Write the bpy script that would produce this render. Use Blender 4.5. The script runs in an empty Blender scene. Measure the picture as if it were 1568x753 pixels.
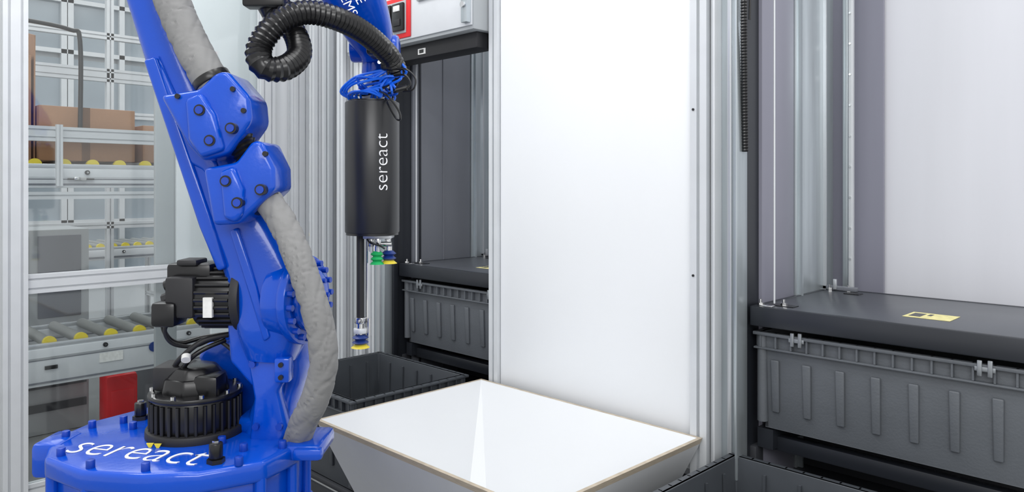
import bpy, bmesh, math, random
from mathutils import Vector, Matrix, noise
random.seed(4)
V=Vector
sc=bpy.context.scene
sc.view_settings.view_transform='Standard'
sc.view_settings.look='None'
sc.view_settings.exposure=0.0

# ---------------------------------------------------------------- materials
def s2l(c): return tuple(((x/255)/12.92 if x/255<=0.04045 else ((x/255+0.055)/1.055)**2.4) for x in c)
def mat(name,rgb,rough=.5,metal=0,var=.06,scale=6,bump=0,bscale=60,coat=0,stretch=None,emit=0,spec=.5):
    m=bpy.data.materials.new(name); m.use_nodes=True
    nt=m.node_tree; b=nt.nodes['Principled BSDF']
    c=s2l(rgb)
    tc=nt.nodes.new('ShaderNodeTexCoord'); mp=nt.nodes.new('ShaderNodeMapping')
    nt.links.new(tc.outputs['Object'],mp.inputs['Vector'])
    if stretch: mp.inputs['Scale'].default_value=stretch
    n=nt.nodes.new('ShaderNodeTexNoise'); n.inputs['Scale'].default_value=scale; n.inputs['Detail'].default_value=4
    nt.links.new(mp.outputs[0],n.inputs['Vector'])
    r=nt.nodes.new('ShaderNodeValToRGB')
    r.color_ramp.elements[0].position=.3; r.color_ramp.elements[1].position=.7
    r.color_ramp.elements[0].color=(*[x*(1-var) for x in c],1)
    r.color_ramp.elements[1].color=(*[min(1,x*(1+var)) for x in c],1)
    nt.links.new(n.outputs['Fac'],r.inputs[0]); nt.links.new(r.outputs[0],b.inputs['Base Color'])
    b.inputs['Roughness'].default_value=rough; b.inputs['Metallic'].default_value=metal
    b.inputs['Coat Weight'].default_value=coat
    b.inputs['Coat Roughness'].default_value=.08
    b.inputs['Specular IOR Level'].default_value=spec
    if bump:
        n2=nt.nodes.new('ShaderNodeTexNoise'); n2.inputs['Scale'].default_value=bscale; n2.inputs['Detail'].default_value=3
        nt.links.new(mp.outputs[0],n2.inputs['Vector'])
        bp=nt.nodes.new('ShaderNodeBump'); bp.inputs['Strength'].default_value=bump; bp.inputs['Distance'].default_value=.01
        nt.links.new(n2.outputs['Fac'],bp.inputs['Height']); nt.links.new(bp.outputs[0],b.inputs['Normal'])
    if emit:
        b.inputs['Emission Color'].default_value=(*c,1); b.inputs['Emission Strength'].default_value=emit
    return m
BLUE=mat('blue_paint',(0,72,188),.22,0,.05,5,bump=.06,bscale=70,coat=.5,spec=.3)
BLUED=mat('blue_paint_bolt',(4,58,165),.35,0,.1,20)
BLACK=mat('black_plastic',(18,18,20),.3,0,.15,12)
BLACKM=mat('black_matte',(30,30,33),.55,0,.1,8)
CONDUIT=mat('conduit_black',(20,20,22),.25,0,.1,10)
TUBE=mat('gripper_housing_black',(36,37,40),.33,0,.05,4)
FABRIC=mat('grey_sleeve',(130,130,130),.7,0,.06,10,bump=.2,bscale=30)
ALU=mat('aluminium',(204,207,210),.32,.6,.05,10,stretch=(1,1,.1))
ALUW=mat('anodised_light',(209,212,215),.38,.15,.03,10)
GALV=mat('galvanised_steel',(186,194,198),.28,.6,.14,4,stretch=(5,5,.4))
CLIP=mat('clip_steel',(150,154,158),.35,.7,.08,8)
CHROME=mat('chrome',(215,215,215),.15,1,.03)
WHITE=mat('white_panel',(235,237,239),.42,0,.012,2)
WHITE2=mat('white_translucent_sheet',(218,219,225),.32,0,.05,1.6,stretch=(3,1,.25))
HOP=mat('hopper_white_laminate',(217,219,221),.45,0,.01,2)
HOPO=mat('hopper_grey_outside',(196,198,200),.5,0,.04,4)
PLY=mat('plywood_edge',(180,168,150),.6,0,.15,30,stretch=(1,1,14))
GREYD=mat('dark_grey_panel',(112,115,122),.38,0,.05,3,stretch=(2,2,.3))
GREYV=mat('grey_violet_panel',(134,134,147),.36,0,.05,3,stretch=(2,2,.3))
CRATE=mat('crate_grey_plastic',(88,92,97),.45,0,.06,12,bump=.08,bscale=150)
BIN=mat('bin_dark_plastic',(66,70,75),.45,0,.07,12)
TRAY=mat('tray_powdercoat',(72,75,81),.33,.1,.08,4)
TRAYL=mat('tray_lip',(38,41,47),.35,.1,.08,4)
BODYG=mat('machine_light_grey',(172,176,178),.45,.1,.03,4)
RED=mat('red_plate',(215,32,38),.4)
YEL=mat('yellow_hub',(225,205,60),.5)
LABEL=mat('yellow_label',(210,202,142),.6,0,.15,60)
WLABEL=mat('white_label',(225,225,222),.6,0,.1,60)
GREEN=mat('green_silicone',(30,170,95),.4)
CUPB=mat('blue_silicone',(20,50,120),.4)
CARD=mat('cardboard',(168,126,94),.8,0,.08,6,bump=.1)
CARDD=mat('cardboard_dark',(112,80,56),.8,0,.12,8)
ROLL=mat('roller_grey',(150,152,150),.45,.2,.06)
CABLE=mat('blue_cable',(15,100,225),.35)
TXT=mat('white_lettering',(245,245,247),.5,0,0.01)
FLOORM=mat('floor_concrete',(130,132,132),.45,0,.08,1.5)
FARW=mat('far_wall_paint',(210,214,217),.6,0,.03,2)
PANE=mat('far_window_pane',(150,160,168),.15,0,.12,1.2)
DARK=mat('dark_machine',(48,50,55),.55,0,.1,4)
LAMP=mat('lamp_diffuser',(255,255,255),.5,0,0,emit=4)
def glass():
    m=bpy.data.materials.new('clear_polycarbonate'); m.use_nodes=True; nt=m.node_tree
    nt.nodes.clear(); o=nt.nodes.new('ShaderNodeOutputMaterial'); mx=nt.nodes.new('ShaderNodeMixShader')
    t=nt.nodes.new('ShaderNodeBsdfTransparent'); t.inputs[0].default_value=(.93,.95,.95,1)
    g=nt.nodes.new('ShaderNodeBsdfGlossy'); g.inputs['Roughness'].default_value=.04
    mx.inputs[0].default_value=.07
    nt.links.new(t.outputs[0],mx.inputs[1]); nt.links.new(g.outputs[0],mx.inputs[2]); nt.links.new(mx.outputs[0],o.inputs[0])
    return m
GLASS=glass()

# ---------------------------------------------------------------- builder
def catmull(pts,n):
    out=[]; N=len(pts)
    for i in range(N-1):
        p0=pts[max(i-1,0)];p1=pts[i];p2=pts[i+1];p3=pts[min(i+2,N-1)]
        for k in range(n):
            t=k/n
            out.append([.5*((2*b)+(-a+c)*t+(2*a-5*b+4*c-d)*t*t+(-a+3*b-3*c+d)*t**3) for a,b,c,d in zip(p0,p1,p2,p3)])
    out.append(list(pts[-1])); return out
class B:
    def __init__(s,name): s.name=name; s.bm=bmesh.new(); s.mats=[]
    def mi(s,m):
        if m not in s.mats: s.mats.append(m)
        return s.mats.index(m)
    def merge(s,bm,m,M=None,bev=0,seg=2,norm=True):
        if norm: bmesh.ops.recalc_face_normals(bm,faces=bm.faces)
        if bev:
            es=[e for e in bm.edges if len(e.link_faces)==2 and e.calc_face_angle(0)>.5]
            bmesh.ops.bevel(bm,geom=es,offset=bev,segments=seg,profile=.5,affect='EDGES',clamp_overlap=True)
        i=s.mi(m)
        for f in bm.faces: f.material_index=i
        if M is not None: bmesh.ops.transform(bm,matrix=M,verts=bm.verts)
        t=bpy.data.meshes.new('t'); bm.to_mesh(t); bm.free(); s.bm.from_mesh(t); bpy.data.meshes.remove(t)
    def face(s,pts,m):
        bm=bmesh.new(); bm.faces.new([bm.verts.new(p) for p in pts]); s.merge(bm,m,norm=False)
    def box(s,x0,x1,y0,y1,z0,z1,m,bev=0,M=None,seg=2):
        bm=bmesh.new(); bmesh.ops.create_cube(bm,size=1)
        bmesh.ops.scale(bm,vec=(abs(x1-x0),abs(y1-y0),abs(z1-z0)),verts=bm.verts)
        bmesh.ops.translate(bm,vec=((x0+x1)/2,(y0+y1)/2,(z0+z1)/2),verts=bm.verts)
        s.merge(bm,m,M,bev,seg)
    def cyl(s,p0,p1,r,m,r2=None,seg=28,bev=0):
        p0=V(p0);p1=V(p1);d=p1-p0
        bm=bmesh.new(); bmesh.ops.create_cone(bm,cap_ends=True,segments=seg,radius1=r,radius2=r if r2 is None else r2,depth=d.length)
        q=V((0,0,1)).rotation_difference(d.normalized()).to_matrix().to_4x4()
        s.merge(bm,m,Matrix.Translation((p0+p1)/2)@q,bev)
    def poly(s,pts,ext,m,bev=0,seg=3):
        bm=bmesh.new(); vs=[bm.verts.new(p) for p in pts]; f=bm.faces.new(vs)
        r=bmesh.ops.extrude_face_region(bm,geom=[f])
        bmesh.ops.translate(bm,vec=ext,verts=[g for g in r['geom'] if isinstance(g,bmesh.types.BMVert)])
        s.merge(bm,m,None,bev,seg)
    def rings(s,rings,m,cap=True):
        bm=bmesh.new(); R=[[bm.verts.new(p) for p in r] for r in rings]; n=len(R[0])
        for a,b in zip(R,R[1:]):
            for i in range(n): bm.faces.new((a[i],a[(i+1)%n],b[(i+1)%n],b[i]))
        if cap: bm.faces.new(R[0]); bm.faces.new(R[-1])
        s.merge(bm,m)
    def loft(s,secs,m,n=6,ex=3.2,seg=32,dref=V((0,1,0))):
        P=catmull(secs,n); rs=[]
        for i,p in enumerate(P):
            a=V(P[max(i-1,0)][:3]);b=V(P[min(i+1,len(P)-1)][:3]); t=(b-a).normalized()
            side=t.cross(dref).normalized(); dep=side.cross(t).normalized(); c=V(p[:3]); r=[]
            for k in range(seg):
                th=2*math.pi*k/seg; cs=math.cos(th); sn=math.sin(th)
                r.append(c+side*(p[3]*math.copysign(abs(cs)**(2/ex),cs))+dep*(p[4]*math.copysign(abs(sn)**(2/ex),sn)))
            rs.append(r)
        s.rings(rs,m)
    def tube(s,pts,r,m,n=8,seg=12,corr=0,pitch=.009,wr=0):
        P=[V(p) for p in catmull([tuple(p) for p in pts],n)]
        if corr or wr:
            st=pitch/2 if corr else .003; Q=[P[0]]; acc=0
            for a,b in zip(P,P[1:]):
                L=(b-a).length; t=st-acc
                while t<=L: Q.append(a.lerp(b,t/L)); t+=st
                acc=L-(t-st)
            P=Q
        t0=(P[1]-P[0]).normalized(); nrm=t0.orthogonal().normalized(); rs=[]
        for i,p in enumerate(P):
            t=(P[min(i+1,len(P)-1)]-P[max(i-1,0)]).normalized()
            nrm=(nrm-t*nrm.dot(t)).normalized(); bi=t.cross(nrm)
            rr=r*(1-(corr if i%2 else 0))
            ring=[]
            for k in range(seg):
                th=2*math.pi*k/seg
                dv=nrm*math.cos(th)+bi*math.sin(th)
                q=rr
                if wr:
                    s_=i*.003
                    a_=noise.noise(V((dv.x*.8,dv.y*.8,s_*20+dv.x*1.3))); c_=noise.noise(V((dv.x*1.2+7,dv.z*1.0+5,s_*34-dv.x*1.5)))
                    q*=1+wr*(.5-2.2*max(0,.30-abs(a_)*1.6)-1.6*max(0,.25-abs(c_)*2))
                ring.append(p+dv*q)
            rs.append(ring)
        s.rings(rs,m)
    def tslot(s,c0,c1,a0,a1,n0,n1,axis,m=None,u=.04):
        m=m or ALU; h=u/2; g=u*.1; dp=u*.24
        base=[(-h,-h),(-g,-h),(-g,-h+dp),(g,-h+dp),(g,-h)]
        pts=[]
        for k in range(4):
            an=k*math.pi/2; c=round(math.cos(an)); si=round(math.sin(an))
            pts+=[(x*c-y*si,x*si+y*c) for x,y in base]
        for i in range(n0):
            for j in range(n1):
                o0=c0+(i-(n0-1)/2)*u; o1=c1+(j-(n1-1)/2)*u
                P=[(o0+p,o1+q) for p,q in pts]
                if axis=='z': s.poly([(p,q,a0) for p,q in P],(0,0,a1-a0),m)
                elif axis=='y': s.poly([(p,a0,q) for p,q in P],(0,a1-a0,0),m)
                else: s.poly([(a0,p,q) for p,q in P],(a1-a0,0,0),m)
    def done(s,parent=None,center=True):
        me=bpy.data.meshes.new(s.name)
        off=V((0,0,0))
        if center and parent is None:
            xs=[v.co for v in s.bm.verts]
            off=V(((min(v.x for v in xs)+max(v.x for v in xs))/2,(min(v.y for v in xs)+max(v.y for v in xs))/2,min(v.z for v in xs)))
            bmesh.ops.translate(s.bm,vec=-off,verts=s.bm.verts)
        s.bm.to_mesh(me); s.bm.free()
        for m in s.mats: me.materials.append(m)
        for p in me.polygons: p.use_smooth=True
        me.set_sharp_from_angle(angle=math.radians(32))
        o=bpy.data.objects.new(s.name,me); sc.collection.objects.link(o); o.location=off
        if parent:
            o.parent=parent
        return o
def empty(name,loc,rz=0):
    e=bpy.data.objects.new(name,None); sc.collection.objects.link(e); e.location=loc; e.rotation_euler=(0,0,rz); e.empty_display_size=.1
    return e
def text(name,body,size,M,parent,m=None,ext=.0008,yscale=1,off=0):
    c=bpy.data.curves.new(name,'FONT'); c.body=body; c.size=size; c.extrude=ext; c.align_x='CENTER'; c.align_y='CENTER'; c.offset=off
    c.materials.append(m or TXT)
    o=bpy.data.objects.new(name,c); sc.collection.objects.link(o); o.parent=parent
    o.matrix_local=M@Matrix.Diagonal((1,yscale,1,1)); return o
def frame(X,Y,Z,loc):
    M=Matrix((X,Y,Z)).transposed().to_4x4(); M.translation=V(loc); return M

# ---------------------------------------------------------------- camera
cam=bpy.data.cameras.new('camera'); co=bpy.data.objects.new('camera',cam); sc.collection.objects.link(co)
co.location=(0,0,1.6); co.rotation_euler=(math.radians(90),0,math.radians(45))
cam.sensor_width=36; cam.lens=26.38; cam.shift_y=-.0584; cam.clip_start=.05
sc.camera=co

# ---------------------------------------------------------------- shell
b=B('floor'); b.box(-12,3,-3,9,-.1,0,FLOORM); b.done()
b=B('wall_far'); b.box(-10.2,-10,-3,9,0,6,FARW); b.done()
b=B('wall_back'); b.box(-10,3,8.8,9,0,6,FARW); b.done()
for zi in range(4):
    b=B('window_%d'%(zi+1)); z0=.6+zi*1.3
    for yi in range(7):
        y0=.2+yi*1.2
        b.box(-9.98,-9.96,y0,y0+1.1,z0,z0+1.2,PANE)
        for yy in (y0-.03,y0+.53,y0+1.1): b.box(-9.97,-9.9,yy-.03,yy+.03,z0-.05,z0+1.25,ALUW)
        b.box(-9.97,-9.9,y0-.05,y0+1.15,z0+.55,z0+.6,ALUW); b.box(-9.97,-9.9,y0-.05,y0+1.15,z0-.05,z0,ALUW)
    b.done()

# ---------------------------------------------------------------- enclosure side (X=-3.7)
b=B('enclosure_frame')
XW=-3.7
b.tslot(XW,.745,0,3.4,2,2,'z',ALUW,u=.045)
b.tslot(XW,.60,0,3.4,1,1,'z',ALUW,u=.045)
b.tslot(XW,1.185,.79,2.02,1,2,'y',ALUW)
b.tslot(XW,3.0,.79,2.02,1,1,'y',ALUW)
b.tslot(XW,.3,.79,2.02,1,2,'y',ALUW)
b.tslot(XW+.03,1.86,0,3.4,1,2,'z',ALUW)
b.tslot(XW+.02,2.05,0,3.4,2,2,'z',ALUW)
for i,(x,y) in enumerate([(-3.57,2.09),(-3.50,2.05),(-3.44,2.09),(-3.37,2.06),(-3.30,2.09),(-3.23,2.05),(-3.16,2.08),(-3.08,2.06),(-3.02,2.09)]):
    b.tslot(x,y,.3,3.4,1,1,'z',ALUW if i%3 else ALU,u=.05)
b.box(-3.66,-2.97,2.125,2.14,.3,3.4,WHITE)
b.done()
b=B('clear_side_panel'); b.box(-3.703,-3.697,.8,1.84,.34,1.14,GLASS); b.box(-3.703,-3.697,.8,1.84,1.23,2.97,GLASS); b.done()
b=B('white_side_panel'); b.box(-3.76,-3.74,1.43,2.04,1.2,3.4,WHITE,.002); b.box(-3.76,-3.74,1.60,2.04,.2,1.2,WHITE,.002)
b.box(-3.79,-3.765,1.34,1.44,.2,3.4,BODYG,.002); b.done()

def bay(x0,root):
    """storage port bay: dividers, posts, top tray (x0 = left side)"""
    L_=x0<-2; ys=2.585 if L_ else 2.44
    P=GREYD if L_ else GREYV
    b=B('divider_panels')
    b.box(x0-.03,x0,2.215,ys,.5,3.4,P,.002)
    b.box(x0-.03,x0-.012,2.13,2.215,.5,3.4,TRAYL)
    if L_: b.box(x0-.0,x0+.006,2.25,2.262,.5,3.4,TRAYL,.002); b.box(x0,x0+.005,2.40,2.407,.5,3.4,GREYD)
    b.box(x0+.10,x0+1.15,2.86,2.87,.5,3.4,WHITE2)
    b.box(x0-.03,x0+.15,2.83,2.845,.5,3.4,GREYV)
    b.done(root)
    b=B('galvanised_posts')
    b.box(x0-.02,x0+.006,ys+.005,2.75,.5,3.4,GALV,.003); b.box(x0,x0+.02,ys+.02,ys+.028,.5,3.4,GALV)
    b.box(x0-.0,x0+.016,2.66,2.668,.5,3.4,ALU)
    b.box(x0+.03,x0+.05,2.77,2.83,.5,3.4,GALV,.004)
    b.box(x0+.055,x0+.07,2.76,2.78,.5,3.4,ALUW,.002)
    for k in range(22): b.cyl((x0+.062,2.762,.9+k*.11),(x0+.062,2.755,.9+k*.11),.004,CHROME,seg=8)
    b.cyl((x0+.047,2.20,1.24),(x0+.047,2.20,3.4),.003,ALUW,seg=8)
    b.done(root)
    b=B('top_tray')
    b.box(x0+.005,x0+.80,2.14,2.70,1.222,1.234,TRAY,.003)
    b.box(x0+.0,x0+.805,2.132,2.15,1.176,1.236,TRAYL,.004)
    b.box(x0+.0,x0+.018,2.15,2.70,1.176,1.236,TRAYL,.004)
    b.box(x0+.79,x0+.805,2.15,2.70,1.176,1.236,TRAYL,.004); b.box(x0,x0+.805,2.69,2.705,1.176,1.236,TRAYL,.004)
    b.box(x0+.03,x0+.11,2.19,2.23,1.234,1.2365,BLACK)
    b.box(x0+.02,x0+.06,2.155,2.18,1.234,1.238,CHROME,.002)
    b.box(x0+.10,x0+.15,2.60,2.64,1.234,1.2365,BLACK)
    for px,py in ((.02,2.165),(.075,2.205),(.03,2.66),(.09,2.67)):
        b.cyl((x0+px,py,1.234),(x0+px,py,1.244),.010,CHROME,seg=6); b.cyl((x0+px,py,1.244),(x0+px,py,1.255),.0045,CHROME,seg=10)
    b.box(x0+.0,x0+.12,2.66,2.68,1.236,1.25,GREYD,.002); b.box(x0+.045,x0+.055,2.65,2.66,1.24,1.275,ALU,.001)
    b.box(x0+.39,x0+.51,2.27,2.37,1.2345,1.2352,LABEL); b.box(x0+.40,x0+.43,2.29,2.35,1.2352,1.2357,BLACK); b.box(x0+.44,x0+.45,2.32,2.35,1.2352,1.2357,BLACK)
    b.done(root)
def crate(name,x0,x1,y0,y1,z0,z1,m,ribs=8,clips=True,inner=True):
    b=B(name); t=.012; tp=.012
    def wall(pa,pb,n):
        pa=V(pa);pb=V(pb);n=V(n); d=(pb-pa).normalized()
        c=pa+d*tp-n*tp; e=pb-d*tp-n*tp
        c.z=e.z=z0
        b.poly([pa,pb,e,c],-n*t,m,.002)
        L=(pb-pa).length
        for i in range(ribs):
            f=(i+.5)/ribs; o=pa+d*L*f
            h=z1-z0
            p=[o+d*-.013+V((0,0,-h*.28)),o+d*.013+V((0,0,-h*.28)),o+d*.011+V((0,0,-h*.82)),o-d*.011+V((0,0,-h*.82))]
            for k,q in enumerate(p): 
                q-=n*(tp*((z1-q.z)/h)+.002)
            b.poly(p,n*.011,m,.004)
            if inner:
                q=[o+d*.05-n*(t+.003)+V((0,0,-.03)),o+d*.058-n*(t+.003)+V((0,0,-.03)),o+d*.058-n*(t+tp)+V((0,0,-h*.95)),o+d*.05-n*(t+tp)+V((0,0,-h*.95))]
                b.poly(q,-n*.006,m)
        for i in range(ribs*2+1):
            o=pa+d*L*(i/(ribs*2))*.98+d*L*.01
            A=[o-d*.0025,o+d*.0025,o+d*.0025+V((0,0,-.045)),o-d*.0025+V((0,0,-.045))]
            b.poly(A,n*.012,m)
    wall((x0,y0,z1),(x1,y0,z1),(0,-1,0)); wall((x0,y1,z1),(x1,y1,z1),(0,1,0))
    wall((x0,y0,z1),(x0,y1,z1),(-1,0,0)); wall((x1,y0,z1),(x1,y1,z1),(1,0,0))
    b.box(x0+tp,x1-tp,y0+tp,y1-tp,z0,z0+.01,m)
    f=.016
    for (za,zb,g) in ((z1-.01,z1,f),(z1-.052,z1-.046,f*.9)):
        b.box(x0-g,x1+g,y0-g,y0+t*.9,za,zb,m,.002); b.box(x0-g,x1+g,y1-t*.9,y1+g,za,zb,m,.002)
        b.box(x0-g,x0+t*.9,y0,y1,za,zb,m,.002); b.box(x1-t*.9,x1+g,y0,y1,za,zb,m,.002)
    for cx in (x0+.006,x1-.006):
        for cy in (y0+.006,y1-.006): b.cyl((cx,cy,z0+.02),(cx,cy,z1-.005),.016,m,seg=16)
    if clips:
        for cx in (x0+.12,x0+.60):
            b.box(cx-.016,cx-.005,y0-.021,y0-.014,z1-.03,z1+.010,CLIP,.002); b.box(cx+.007,cx+.018,y0-.021,y0-.014,z1-.03,z1+.012,CLIP,.002)
            b.box(cx-.022,cx+.024,y0-.018,y0-.014,z1-.018,z1-.006,CLIP,.001)
    return b
for i,x0 in enumerate((-1.107,-2.89)):
    root=empty('storage_port_bay',(0,0,0)) 
    bay(x0,root)
    b=crate('storage_crate',x0+.02,x0+.79,2.16,2.68,.865,1.158,CRATE,ribs=8,inner=False); b.done()

# machine front
b=B('white_front_panel'); b.box(-2.155,-1.275,2.09,2.10,.70,3.4,WHITE,.002); b.done()
b=B('port_uprights')
b.tslot(-2.183,2.10,.7,3.4,1,1,'z',ALUW,u=.05)
b.box(-2.235,-2.212,2.10,2.16,.7,3.4,GALV,.002)
b.tslot(-1.245,2.095,.66,3.4,1,1,'z',ALUW,u=.058)
for k in range(5): b.cyl((-1.262,2.066,.8+k*.52),(-1.262,2.063,.8+k*.52),.004,BLACKM,seg=10)
b.box(-1.212,-1.188,2.085,2.10,.70,3.4,ALUW,.002)
for k in range(14): b.cyl((-1.20,2.086,.78+k*.2),(-1.20,2.0835,.78+k*.2),.004,BLACKM,seg=10)
b.box(-1.186,-1.178,2.05,2.14,.72,3.4,ALUW,.002)
b.box(-1.178,-1.112,2.09,2.096,.72,3.4,GALV,.002)
b.box(-1.118,-1.110,2.06,2.125,.72,3.4,GALV,.002)
b.box(-1.155,-1.140,2.082,2.092,.72,3.4,ALU,.002)
b.box(-2.985,-2.905,2.06,2.12,.72,3.4,GALV,.004); b.box(-2.96,-2.93,2.05,2.062,.72,3.4,ALU,.002)
b.box(-2.90,-2.885,2.10,2.125,.72,3.4,TRAYL,.002)
b.done()
b=B('corrugated_cable_conduit'); b.tube([(-1.090,2.07,3.3),(-1.092,2.07,2.6),(-1.092,2.07,2.15),(-1.097,2.08,2.0),(-1.104,2.10,1.7)],.011,CONDUIT,corr=.18,pitch=.009,n=10)
b.tube([(-1.065,2.09,3.3),(-1.07,2.09,2.5),(-1.08,2.09,2.3),(-1.09,2.1,2.1)],.004,BLACK); b.done()
root=empty('port_control_housing',(0,0,0))
b=B('housing'); b.box(-3.12,-2.215,2.0,2.25,2.225,2.95,BODYG,.006)
b.box(-3.115,-2.22,1.992,2.0,2.240,2.50,ALUW,.003)
b.box(-2.56,-2.27,1.980,1.995,2.39,2.43,BODYG,.003); b.box(-2.54,-2.29,1.976,1.985,2.40,2.42,ALUW,.003)
b.box(-3.0,-2.24,2.04,2.14,2.160,2.225,BLACKM,.004)
b.box(-2.62,-2.57,2.036,2.04,2.175,2.20,WLABEL); b.box(-2.61,-2.58,2.035,2.037,2.18,2.195,BLACK)
b.box(-2.26,-2.225,1.97,2.04,2.25,2.95,GALV,.003)
b.cyl((-2.243,1.975,2.32),(-2.243,1.96,2.32),.012,CHROME,seg=12)
b.done(root)
b=B('red_switch_plate'); b.box(-2.84,-2.61,1.984,1.992,2.248,2.43,RED,.004)
b.box(-2.815,-2.635,1.980,1.985,2.268,2.41,BODYG,.002)
for x in (-2.81,-2.72):
    b.box(x,x+.08,1.966,1.981,2.278,2.40,BLACK,.005)
    b.box(x+.014,x+.066,1.960,1.968,2.298,2.328,BLACKM,.003); b.box(x+.018,x+.062,1.960,1.968,2.362,2.388,WLABEL,.003)
b.done(root)

b=B('support_frame'); b.box(-3.0,1.0,2.50,2.55,0,.84,DARK); b.box(-3.0,1.0,2.14,2.9,.60,.66,DARK,.004)
for x in (-2.95,-2.2,-1.7,-1.15,-.35,.6): b.box(x,x+.05,2.16,2.21,.0,.80,DARK,.004)
b.box(-1.1,.6,2.2,2.24,.79,.835,TRAYL,.004); b.box(-2.9,-2.0,2.2,2.24,.79,.835,TRAYL,.004)
b.box(-1.1,-1.05,2.17,2.6,.80,.86,TRAYL); b.box(-.36,-.30,2.17,2.6,.80,.86,TRAYL); b.box(-2.88,-2.84,2.17,2.6,.80,.86,TRAYL); b.box(-2.15,-2.1,2.17,2.6,.80,.86,TRAYL)
b.done()

# open bins
crate('storage_bin',-2.90,-2.31,1.50,2.03,.50,.83,BIN,ribs=6,clips=False).done()
crate('storage_bin',-1.13,-.50,1.50,2.08,.46,.79,BIN,ribs=6,clips=False).done()
b=B('bin_stand'); 
for (a,c,zz) in ((-2.92,-2.28,.495),(-1.15,-.48,.455)):
    for x in (a,c-.04):
        for y in (1.5,2.02): b.box(x,x+.04,y,y+.04,0,zz-.02,DARK,.003)
    b.box(a,c,1.5,2.06,zz-.02,zz,DARK,.003)
# dark skirt boards closing the stand towards the robot
b.box(-2.92,-2.28,1.49,1.50,0,.47,DARK); b.box(-2.92,-2.28,1.2,1.21,0,.30,DARK)
b.done()

# ---------------------------------------------------------------- hopper
b=B('sorting_hopper')
X0,X1,Y0,Y1,ZT=-2.240,-1.228,1.312,2.064,.82; t=.018
def rect(s,z): return [V((X0+s,Y0+s,z)),V((X1-s,Y0+s,z)),V((X1-s,Y1-s,z)),V((X0+s,Y1-s,z))]
zo=.40; so=.158
def quadloop(A,Bq,m):
    for i in range(4): b.face((A[i],A[(i+1)%4],Bq[(i+1)%4],Bq[i]),m)
quadloop(rect(0,ZT),rect(.006,ZT-.018),PLY)
quadloop(rect(.006,ZT-.018),rect(so,zo),HOPO)
quadloop(rect(0,ZT),rect(t*.7,ZT),PLY)
A=rect(t*.7,ZT); Q=rect(.30,.42); ch=.06; lo=[]
for i in range(4):
    c=Q[i]; pv=(Q[i-1]-c); nx=(Q[(i+1)%4]-c)
    lo.append((c+pv.normalized()*min(ch,pv.length*.35),c+nx.normalized()*min(ch,nx.length*.35)))
for i in range(4):
    j=(i+1)%4
    b.face((A[i],A[j],lo[j][0],lo[i][1]),HOP); b.face((A[i],lo[i][1],lo[i][0]),HOP)
b.face([p for pr in lo for p in pr],HOP)
b.face(rect(so,zo),HOPO)
for x in (X0+so,X1-so-.06):
    for y in (Y0+so,Y1-so-.06): b.box(x,x+.06,y,y+.06,0,zo,ALU,.003)
b.done()

# ---------------------------------------------------------------- robot
RB=empty('industrial_robot_arm',(-1.909,.778,0),math.radians(45))
def E(u,v,y=0): return V(((u-300)/605,y,1.6-(v-285)/605))   # side-elevation drawing, 605 units per metre
b=B('pedestal'); b.box(-.25,.25,-.2,.25,.02,.56,DARK,.01); b.box(-.36,.36,-.3,.34,0,.03,DARK,.005)
b.done(RB)
out=[(-.335,-.06),(-.27,-.185),(-.14,-.265),(0,-.285),(.12,-.275),(.24,-.205),(.285,-.10),(.27,.08),(.19,.2),(0,.27),(-.22,.23),(-.31,.09)]
b=B('base_casting')
b.poly([V((x,y,.93)) for x,y in out],(0,0,.05),BLUE,.012)
b.poly([V((x*.93,y*.93,.80)) for x,y in out],(0,0,.14),BLUE,.01)
b.poly([V((x*1.04,y*1.04,.745)) for x,y in out],(0,0,.05),BLUE,.012)
b.poly([V((x*.8,y*.8,.55)) for x,y in out],(0,0,.22),BLUE,.01)
b.box(.25,.345,-.12,.03,.945,.985,BLUE,.012); b.box(.28,.35,-.13,-.10,.95,.98,BLUE,.01)
b.box(-.352,-.28,-.11,.0,.90,.985,BLUE,.014)
b.poly([V((.10,.0,.975)),V((.25,-.06,.975)),V((.24,.10,.975)),V((.1,.16,.975))],(0,0,.04),BLUE,.012)
for k in range(12):
    x,y=out[k]; b.cyl((x*.95,y*.95,.79),(x*.95,y*.95,.94),.014,BLUE,seg=12)
b.done(RB)
b=B('base_bolts')
for x,y in [(-.30,-.05),(-.24,-.17),(-.13,-.245),(.0,-.262),(.19,-.225),(.255,-.12),(.245,.03),(-.28,.03),(-.22,.07),(-.17,.02),(.10,-.09),(.17,-.14)]:
    b.cyl((x,y,.978),(x,y,.998),.0095,BLUED,seg=14,bev=.002)
for x,y in [(-.19,.10),(.135,-.215),(-.11,.14)]:
    b.cyl((x,y,.978),(x,y,.99),.02,BLACK,seg=6); b.cyl((x,y,.99),(x,y,1.025),.015,BLACK,seg=16,bev=.003); b.cyl((x,y,1.025),(x,y,1.03),.008,CHROME,seg=6)
b.done(RB)
M=Matrix.Translation((-.068,-.150,.9815))@Matrix.Rotation(math.radians(-14),4,'Z')
text('base_lettering','sereact',.122,M,RB,yscale=1.25,off=-.0022)
b=B('swing_motor')
b.cyl((0,0,.975),(0,0,1.0),.118,BLACKM,bev=.004,seg=40)
b.cyl((0,0,1.0),(0,0,1.075),.104,BLACK,bev=.006,seg=40)
for k in range(32):
    a=k*math.tau/32; b.cyl((.106*math.cos(a),.106*math.sin(a),1.0),(.106*math.cos(a),.106*math.sin(a),1.07),.005,BLACK,seg=8)
b.cyl((0,0,1.075),(0,0,1.088),.112,BLACK,bev=.004,seg=40)
b.cyl((0,0,1.085),(0,0,1.125),.086,BLACK,r2=.078,bev=.008,seg=8)
b.cyl((0,0,1.12),(0,0,1.15),.076,BLACK,r2=.05,bev=.008,seg=8)
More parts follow.
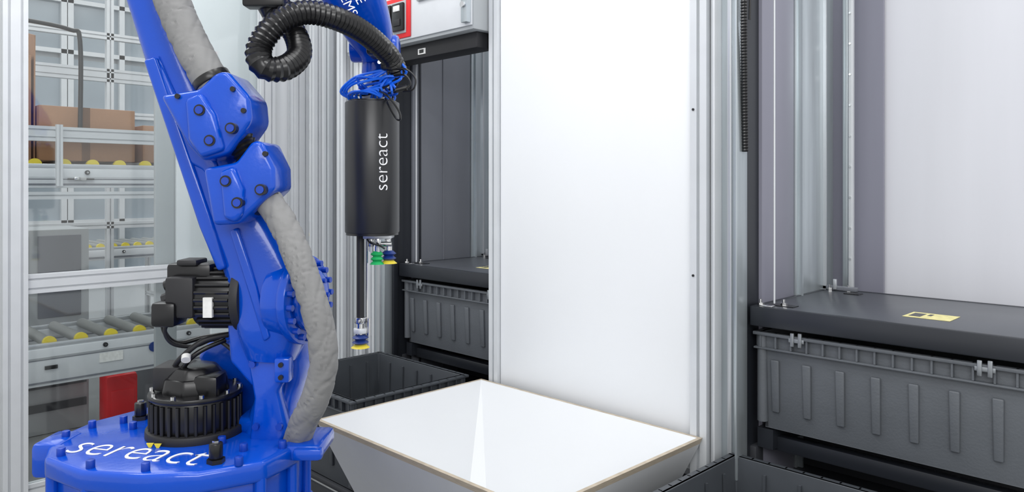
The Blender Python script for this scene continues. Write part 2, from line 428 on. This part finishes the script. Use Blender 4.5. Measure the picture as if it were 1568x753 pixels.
b.box(-.095,-.01,-.04,.05,1.09,1.152,BLACKM,.01); b.box(.02,.08,-.07,.0,1.08,1.135,BLACK,.01)
b.cyl((-.04,-.122,.985),(-.04,-.119,.985),.010,YEL,seg=3); b.cyl((-.06,-.119,.985),(-.06,-.115,.985),.010,YEL,seg=3)
for k in range(10):
    a=k*math.tau/10+.2; b.cyl((.104*math.cos(a),.104*math.sin(a),1.088),(.104*math.cos(a),.104*math.sin(a),1.096),.006,CHROME,seg=8)
b.done(RB)
b=B('swing_column')
def L(u,v,y,w,d): p=E(u,v,y); return (p.x,p.y,p.z,w/605,d)
b.loft([L(418,675,.06,52,.10),L(412,640,.07,36,.09),L(420,600,.08,34,.08),L(425,560,.08,42,.09),L(415,520,.07,52,.10),L(412,470,.06,55,.09)],BLUE)
b.poly([E(u,v,.10) for u,v in [(275,562),(290,540),(315,526),(360,526),(392,548),(392,655),(340,655),(322,610)]],(0,.06,0),BLUE,.012)
b.poly([E(u,v,.10) for u,v in [(262,588),(240,600),(195,650),(205,668),(340,668),(330,600)]],(0,.06,0),BLUE,.012)
b.poly([E(u,v,-.05) for u,v in [(350,392),(372,380),(380,450),(392,520),(414,560),(398,588),(362,548),(356,470)]],(0,.16,0),BLUE,.012)
b.poly([E(u,v,-.06) for u,v in [(388,530),(448,532),(455,560),(436,590),(452,650),(440,668),(392,668),(400,600)]],(0,.05,0),BLUE,.012)
b.box(.225,.262,-.09,-.05,1.125,1.185,BLUE,.006)
for u,v in [(400,548),(438,548),(444,566),(405,640),(440,640)]: b.cyl(E(u,v,-.058),E(u,v,-.072),.008,BLUED,seg=12)
for z in (1.14,1.17): b.cyl((.243,-.088,z),(.243,-.097,z),.006,BLACK,seg=12)
b.done(RB)
b=B('arm_drive_motor')
ax=lambda u,y=0: E(u,452,-.01+y)
mo=V((.03,0,0))
b.cyl(ax(366)+mo,ax(352)+mo,.088,BLACKM,bev=.005,seg=36)
b.cyl(ax(354)+mo,ax(292)+mo,.074,BLACK,bev=.008,seg=36)
for k in range(26):
    a=k*math.tau/26; o=V((0,.076*math.cos(a),.076*math.sin(a)))
    b.cyl(ax(350)+o+mo,ax(300)+o+mo,.0045,BLACK,seg=6)
b.cyl(ax(294)+mo,ax(276)+mo,.062,BLACKM,r2=.05,bev=.008,seg=24)
b.box(-.05,.06,-.06,.03,1.365,1.41,BLACK,.01); b.box(-.02,.03,-.07,.0,1.405,1.42,BLACKM,.005)
b.box(-.07,-.01,-.10,-.02,1.26,1.32,BLACK,.01)
b.box(-.04,.03,-.09,-.05,1.28,1.38,BLACKM,.008)
p=E(340,462,-.0); b.box(p.x-.011,p.x+.011,-.0935,-.083,p.z-.024,p.z+.024,WLABEL)
b.cyl(E(294,440,-.03),E(268,440,-.03),.022,BLACK,bev=.004); b.cyl(E(294,470,-.05),E(274,476,-.05),.018,BLACK,bev=.004)
b.cyl(E(280,430,-.03),E(262,436,-.03),.014,BLACK); b.cyl(E(272,452,-.04),E(262,456,-.04),.016,BLACKM,seg=8)
b.tube([E(272,440,-.03),E(258,470,-.03),E(257,505,-.02),E(272,525,0),E(304,520,.03),E(345,515,.04)],.006,BLACK)
b.tube([E(278,478,-.05),E(266,500,-.05),E(272,522,-.03),E(296,530,0),E(330,520,.0),E(360,540,0)],.005,BLACKM)
b.tube([E(350,512,.0),E(318,518,-.03),E(290,540,-.04),E(272,560,-.02),E(262,590,0)],.007,BLACKM)
b.tube([E(345,520,.0),E(320,530,-.03),E(300,545,-.04),E(280,570,-.02)],.006,BLACK)
b.cyl(E(298,538,-.05),E(300,543,-.06),.011,WLABEL)
b.done(RB)
b=B('lower_arm')
b.loft([L(195,-110,0,36,.06),L(207,-80,0,33,.062),L(232,0,0,29,.065),L(275,110,0,37,.07),L(313,205,0,44,.075),L(352,300,0,48,.08),L(396,380,0,54,.085),L(422,450,0,62,.09),L(422,505,0,50,.09),L(420,545,0,36,.07)],BLUE)
b.poly([E(u,v,-.082) for u,v in [(262,90),(290,150),(330,225),(352,250),(372,340),(362,345),(330,262),(306,250),(280,190)]],(0,.04,0),BLUE,.012)
b.poly([E(u,v,-.085) for u,v in [(243,100),(262,95),(345,335),(365,405),(352,410),(325,345)]],(0,.06,0),BLUE,.008)
b.poly([E(u,v,-.096) for u,v in [(372,350),(384,345),(412,430),(432,505),(422,512),(400,440)]],(0,.06,0),BLUE,.006)
c=E(464,455,-.03); a=V((.965,-.26,0)).normalized()
b.cyl(c-a*.05,c,.100,BLUE,bev=.006,seg=48)
b.cyl(c,c+a*.024,.110,BLUE,bev=.006,seg=48); b.cyl(c+a*.022,c+a*.042,.078,BLUE,bev=.01,seg=40)
q=a.orthogonal().normalized(); r_=a.cross(q)
for k in range(18):
    th=k*math.tau/18; o=(q*math.cos(th)+r_*math.sin(th))*.095
    b.cyl(c+a*.022+o,c+a*.038+o,.0075,BLUED,seg=10)
for k in range(9):
    th=k*math.tau/9; o=(q*math.cos(th)+r_*math.sin(th))*.06
    b.cyl(c+a*.040+o,c+a*.048+o,.006,BLUED,seg=10)
o=c+a*.043
Mx=frame(V((-a.y,a.x,0)),V((0,0,1)),a,o+V((0,0,-.02))-V((-a.y,a.x,0))*.035)
b.box(-.022,.022,-.009,.009,-.001,.001,RED,0,Mx)
b.done(RB)
b=B('hose_brackets')
def bracket(pts,y0,y1):
    b.poly([E(u,v,y0) for u,v in pts],(0,y1-y0,0),BLUE,.014,4)
bracket([(291,158),(345,150),(370,126),(386,124),(417,160),(420,195),(388,240),(350,250),(330,228)],-.17,-.03)
bracket([(352,260),(398,252),(420,222),(434,222),(452,260),(453,290),(402,338),(366,340)],-.17,-.03)
b.poly([E(u,v,-.185) for u,v in [(330,165),(352,155),(372,185),(385,235),(352,246),(335,220)]],(0,.03,0),BLUE,.01)
b.poly([E(u,v,-.185) for u,v in [(378,265),(398,257),(412,290),(410,325),(400,336),(384,330)]],(0,.03,0),BLUE,.01)
for u,v in [(352,180),(366,222),(395,205),(388,278),(404,308),(436,290)]:
    b.cyl(E(u,v,-.166),E(u,v,-.188),.013,BLACK,seg=18); b.cyl(E(u,v,-.18),E(u,v,-.191),.009,BLUED,seg=12)
for u,v in [(318,160),(395,150),(410,180),(440,240)]:
    b.cyl(E(u,v,-.166),E(u,v,-.176),.006,BLACK,seg=12)
b.done(RB)
b=B('hose_sleeve')
b.tube([E(262,-90,-.12),E(282,-30,-.12),E(300,30,-.12),E(325,85,-.12),E(352,135,-.12),E(372,175,-.10)],.040,FABRIC,seg=40,wr=.09)
b.tube([E(422,295,-.11),E(448,322,-.13),E(475,368,-.15),E(496,420,-.16),E(514,480,-.16),E(518,535,-.15),E(504,585,-.13),E(480,628,-.09),E(462,668,-.05)],.0315,FABRIC,seg=40,wr=.14)
b.tube([E(366,160,-.11),E(385,205,-.12),E(405,240,-.12),E(420,275,-.12)],.034,CONDUIT,seg=20,corr=.15,pitch=.011)
b.tube([E(350,142,-.13),E(372,140,-.15),E(380,155,-.12)],.010,BLACK); b.cyl(E(424,300,-.115),E(434,312,-.125),.038,BLACK,bev=.003)
b.cyl(E(350,128,-.12),E(356,138,-.12),.045,BLACK,bev=.003)
b.done(RB)
b=B('upper_arm')
b.cyl((-.14,-.10,2.36),(-.14,.12,2.36),.13,BLUE,bev=.015,seg=40)
b.loft([(-.16,.02,2.37,.10,.09),(.02,.03,2.44,.11,.09),(.20,.06,2.37,.10,.09),(.329,.15,2.20,.092,.085),(.372,.22,2.095,.078,.072),(.398,.28,2.02,.058,.06),(.404,.30,1.975,.042,.05)],BLUE)
b.cyl((.33,.29,2.0),(.47,.29,2.0),.04,BLUE,bev=.008)
b.cyl((.40,.30,1.99),(.395,.30,1.925),.036,BLUE,bev=.004); b.cyl((.393,.30,1.93),(.39,.30,1.885),.028,ALU,bev=.003); b.cyl((.39,.30,1.89),(.39,.30,1.849),.036,ALUW,bev=.003)
for z in (1.905,1.87): b.cyl((.39,.30,z),(.39,.30,z+.006),.040,CHROME)
b.done(RB)
d=V((.47,.0,-.88)).normalized(); n=V((.25,-.95,-.1)); n=(n-d*n.dot(d)).normalized()
for i,(tx,px) in enumerate((('DYNE',.0),('SYSTEMS',.034))):
    yv=n.cross(d)
    o=V((.372,.125,2.13))-yv*px*1.0+n*.012
    text('arm_lettering',tx,.036,frame(d,yv,n,o),RB,off=-.0003)
b=B('cable_conduit')
b.tube([(.470,.24,1.93),(.455,.2,1.965),(.410,.10,2.005),(.355,.0,2.024),(.290,-.06,2.026),(.236,-.10,1.99),(.200,-.12,1.928),(.213,-.13,1.882),(.252,-.10,1.882),(.272,-.04,1.925),(.250,.0,1.985),(.200,.02,2.05),(.15,.03,2.16)],.031,CONDUIT,seg=24,corr=.13,pitch=.013)
b.cyl((.215,-.01,2.03),(.18,.01,2.085),.041,BLACK,bev=.004)
b.box(.14,.24,-.07,-.02,2.04,2.08,BLACK,.006); b.box(.40,.47,.15,.24,1.96,1.995,BLACK,.008)
b.box(.43,.49,.20,.27,1.925,1.96,BLACK,.01)
for k in range(3): b.cyl((.43+.018*k,.195,1.945),(.43+.018*k,.19,1.945),.005,CHROME,seg=10)
b.done(RB)
b=B('pneumatic_lines')
for k in range(20):
    a=random.uniform(0,6.28); ex=.39+.06*math.cos(a); ey=.3+.05*math.sin(a)
    sx=.465+random.uniform(-.02,.016)
    b.tube([(sx,.22+random.uniform(-.01,.01),1.955),(sx+.01+random.uniform(-.02,.03),.225,1.91+random.uniform(-.01,.01)),(.42+random.uniform(-.07,.06),.22+random.uniform(-.02,.03),1.88+random.uniform(-.02,.03)),(ex,ey,1.868),(ex,ey,1.849)],.0038,CABLE if k%5 else BLACK,n=6,seg=8)
for k in range(3): b.tube([(.34,.27,1.85),(.325-.008*k,.25,1.87),(.35,.23,1.89+.008*k),(.40,.22,1.90+.01*k),(.45,.22,1.93)],.0038,CABLE,n=6,seg=8)
for k in range(4): b.tube([(.33+.012*k,.26,1.85),(.332+.012*k,.245,1.862),(.36+.01*k,.22,1.868),(.40+.01*k,.21,1.864+.004*k),(.43,.22,1.852)],.0036,CABLE,n=6,seg=8)
b.tube([(.46,.22,1.91),(.50,.2,1.91),(.515,.2,1.885),(.49,.2,1.868),(.45,.22,1.862)],.003,BLACK,seg=8)
b.tube([(.42,.22,1.87),(.455,.18,1.85),(.485,.18,1.81),(.49,.18,1.785),(.475,.2,1.79),(.45,.22,1.83),(.44,.24,1.85)],.003,BLACK,seg=8)
b.tube([(.47,.22,1.93),(.505,.19,1.925),(.53,.19,1.90),(.525,.19,1.87),(.495,.2,1.865)],.0028,BLACK,seg=8)
b.cyl((.505,.2,1.875),(.475,.2,1.868),.008,BLACK,seg=12)
b.done(RB)

# ---------------------------------------------------------------- gripper
GX,GY=-1.845,1.266
GR=empty('vacuum_gripper',(GX,GY,0),math.radians(45))
b=B('housing')
b.cyl((0,0,1.464),(0,0,1.845),.079,TUBE,bev=.004,seg=64)
b.cyl((0,0,1.458),(0,0,1.466),.076,BLACK,seg=48); b.cyl((0,0,1.843),(0,0,1.849),.070,BLACK,seg=48)
b.done(GR)
th=math.radians(30); nn=V((math.sin(th),-math.cos(th),0))
text('housing_lettering','sereact',.056,frame(V((0,0,1)),V((-math.cos(th),-math.sin(th),0)),nn,nn*.0795+V((0,0,1.668))),GR,ext=.0012,off=-.0009)
b=B('suction_tools')
def cup(x,y,zt,r,cols):
    z=zt
    b.cyl((x,y,z+.02),(x,y,z),.010,CHROME,seg=16)
    for m_ in cols[:-1]:
        b.cyl((x,y,z),(x,y,z-.009),r*.55,m_,r2=r,seg=24); b.cyl((x,y,z-.009),(x,y,z-.015),r,m_,r2=r*.6,seg=24); z-=.014
    b.cyl((x,y,z),(x,y,z-.010),r*.6,cols[-1],r2=r*1.12,seg=24)
b.cyl((-.033,-.01,1.46),(-.033,-.01,1.215),.0115,BLACKM,seg=20)
b.cyl((-.014,-.005,1.46),(-.014,-.005,1.20),.003,CHROME,seg=10)
b.cyl((-.033,-.01,1.218),(-.033,-.01,1.20),.018,CHROME,seg=6,bev=.002); b.cyl((-.033,-.01,1.20),(-.033,-.01,1.185),.013,CHROME)
b.cyl((-.033,-.01,1.186),(-.033,-.01,1.172),.02,ALUW,bev=.002); b.cyl((-.008,-.01,1.215),(-.008,-.01,1.165),.006,CHROME)
cup(-.033,-.01,1.168,.024,[CUPB,CUPB,YEL])
b.box(-.02,.06,-.04,.03,1.448,1.46,ALU,.002)
for x,y in ((.0,-.02),(.022,-.03),(.045,0),(.012,.02)):
    b.cyl((x,y,1.45),(x,y,1.425),.009,CHROME,seg=6,bev=.001); b.cyl((x,y,1.427),(x,y,1.41),.006,ALU,seg=12)
b.cyl((.02,-.02,1.432),(.06,-.02,1.432),.007,CHROME,seg=12)
cup(.018,-.025,1.412,.019,[GREEN,GREEN,GREEN]); cup(.048,0,1.412,.022,[CUPB,CUPB,YEL])
b.tube([(-.01,-.02,1.455),(.0,-.05,1.44),(.03,-.05,1.43),(.04,-.03,1.42)],.003,BLACK,seg=8)
b.done(GR)

# ---------------------------------------------------------------- conveyors outside
def conveyor(xc,w,y0,y1,zt,name,legs=True,pitch=.085,rh=.13):
    b=B(name)
    for sx in (-1,1):
        x=xc+sx*w/2
        b.box(x-.02,x+.02,y0,y1,zt-rh,zt-.045,ALUW,.004)
        b.box(x+(.02 if sx>0 else -.024),x+(.024 if sx>0 else -.02),y0,y1,zt-rh+.015,zt-rh+.024,GREYD); b.box(x-.0215,x+.0215,y0,y1,zt-.10,zt-.09,ALU)
        b.box(x-.0218,x+.0218,y0,y1,zt-.105,zt-.101,GREYD)
        b.box(x-.012,x+.012,y0,y1,zt-.045,zt-.02,ALU,.002)
    n=int((y1-y0)/pitch)
    for k in range(n):
        y=y0+(k+.5)*pitch
        b.cyl((xc-w/2+.03,y,zt-.028),(xc+w/2-.03,y,zt-.028),.028,ROLL,seg=18)
        b.cyl((xc+w/2-.045,y,zt-.025),(xc+w/2-.02,y,zt-.025),.033,YEL,seg=20)
    for k in range(0,n,3):
        y=y0+(k+.2)*pitch; b.cyl((xc+w/2+.02,y,zt-.065),(xc+w/2+.032,y,zt-.065),.012,BLACKM,seg=14); b.cyl((xc+w/2+.03,y,zt-.065),(xc+w/2+.036,y,zt-.065),.006,CHROME,seg=10)
    if legs:
        y=y0+.3
        while y<y1:
            for sx in (-1,1): b.tslot(xc+sx*w/2,y,0,zt-rh,1,1,'z',ALUW)
            b.tslot(y,zt*.5,xc-w/2,xc+w/2,1,1,'x',ALUW); y+=1.4
    return b
b=conveyor(-4.9,.6,.4,3.4,1.74,'roller_conveyor',pitch=.14,rh=.15)
b.tslot(-4.6,1.88,.4,3.4,1,2,'y',ALUW)
for y in (1.13,1.9,2.7): b.tslot(-4.57,y,1.6,1.93,1,1,'z',ALUW,u=.03)
b.box(-4.575,-4.555,1.20,1.26,1.63,1.65,CHROME,.004); b.box(-4.578,-4.56,1.17,1.30,1.635,1.642,BLACK,.002)
b.tslot(-4.55,1.55,.4,3.4,1,1,'y',ALUW)
b.done()
b=conveyor(-4.8,.6,.4,3.2,.80,'roller_conveyor',pitch=.15,rh=.24)
b.box(-4.478,-4.474,1.3,1.42,.64,.69,WLABEL); b.box(-4.478,-4.470,1.04,1.10,.645,.665,BLACK,.002)
b.cyl((-4.479,1.585,.685),(-4.470,1.585,.685),.028,CUPB); b.cyl((-4.479,1.65,.685),(-4.470,1.65,.685),.028,WLABEL); b.cyl((-4.471,1.65,.685),(-4.469,1.65,.685),.014,RED)
b.done()
b=B('cardboard_box'); b.box(-5.12,-4.68,1.06,1.55,1.74,2.04,CARD,.004); b.box(-4.679,-4.676,1.27,1.31,1.74,2.04,CARDD); b.done()
b=B('cardboard_box'); b.box(-5.12,-4.70,1.60,2.1,1.74,1.96,CARD,.004); b.box(-4.699,-4.696,1.8,1.84,1.74,1.96,CARDD); b.done()
b=B('flattened_cartons')
for k in range(9): b.box(-5.1,-4.72,.86+k*.020,.873+k*.020,1.74,2.28+.015*(k%3),CARDD if k%2 else CARD)
b.poly([V((-5.1,1.045,1.74)),V((-4.72,1.045,1.74)),V((-4.72,1.048,2.42)),V((-5.1,1.048,2.50))],(0,.006,0),CARD)
b.done()
b=B('sensor_arch')
b.tube([(-4.64,1.25,1.90),(-4.64,1.25,2.4),(-4.64,1.20,2.46),(-4.64,1.0,2.48),(-4.64,.8,2.48)],.012,BLACK,n=6); b.done()
b=B('safety_fence')
for y in (.9,1.9,2.9,3.9,4.9): b.tslot(-6.3,y,0,3.6,1,1,'z',ALUW,u=.05)
for z in (.4,1.3,2.15,2.75,3.4): b.tslot(-6.3,z,.5,5.5,1,1,'y',ALUW,u=.05)
b.tslot(-6.3,2.45,.5,5.5,1,2,'y',ALU,u=.05)
b.done()
b=conveyor(-7.4,.8,1.0,6,1.1,'roller_conveyor',pitch=.1); b.done()
b=B('sorting_machine'); b.box(-6.0,-5.55,.9,1.55,0,1.32,BODYG,.01); b.box(-5.55,-5.54,.95,1.2,.75,1.28,GREYV,.004); b.box(-5.55,-5.54,1.25,1.5,.75,1.28,GREYD,.004)
for z in (.85,.95,1.05): b.box(-5.54,-5.535,.98,1.18,z,z+.02,ALUW)
b.box(-6.0,-5.5,1.95,3.5,0,.62,GREYD,.01)
for z in (.15,.3,.45): b.box(-5.55,-5.535,.92,1.53,z,z+.05,DARK)
b.done()
b=B('red_canister'); b.box(-5.40,-5.24,1.56,1.76,0,.38,RED,.03); b.box(-5.35,-5.29,1.60,1.70,.38,.44,RED,.012); b.cyl((-5.32,1.59,.37),(-5.32,1.59,.43),.022,DARK)
b.box(-5.241,-5.232,1.59,1.73,.08,.28,RED,.006); b.done()
b=B('ceiling_light_strip')
for y in (1.5,3.5,5.5): b.box(-9.5,-6.6,y,y+.12,4.3,4.36,LAMP)
for y in (0,4,): b.box(-9.5,-4.5,y+.0,y+.08,3.5,3.58,LAMP)
b.done()

# ---------------------------------------------------------------- light
w=bpy.data.worlds.new('world'); sc.world=w; w.use_nodes=True
w.node_tree.nodes['Background'].inputs[0].default_value=(.98,.99,1,1); w.node_tree.nodes['Background'].inputs[1].default_value=.96
def area(name,loc,sx,sy,p,tgt=None,col=(1,1,1)):
    l=bpy.data.lights.new(name,'AREA'); l.shape='RECTANGLE'; l.size=sx; l.size_y=sy; l.energy=p; l.color=col
    o=bpy.data.objects.new(name,l); sc.collection.objects.link(o); o.location=loc
    if tgt: o.rotation_euler=(V(tgt)-V(loc)).to_track_quat('-Z','Y').to_euler()
area('ceiling_lamp',(-1.6,.9,3.8),2.6,.4,22)
area('ceiling_lamp.001',(-.4,-.2,3.8),2.6,.4,28)
area('ceiling_lamp.002',(-6.0,2.2,4.6),3,3,75)
area('ceiling_lamp.003',(-2.9,.3,3.8),.4,2.0,26)
area('bay_fill_light',(-1.0,2.7,4.2),3.4,.4,45)  # added fill above the bays, brightens their dark interiors
area('camera_side_fill',(1.5,-1.3,2.9),2.5,1.0,54,(-1.4,2,1.3))  # added fill behind the camera, no fixture there; lifts the machine front
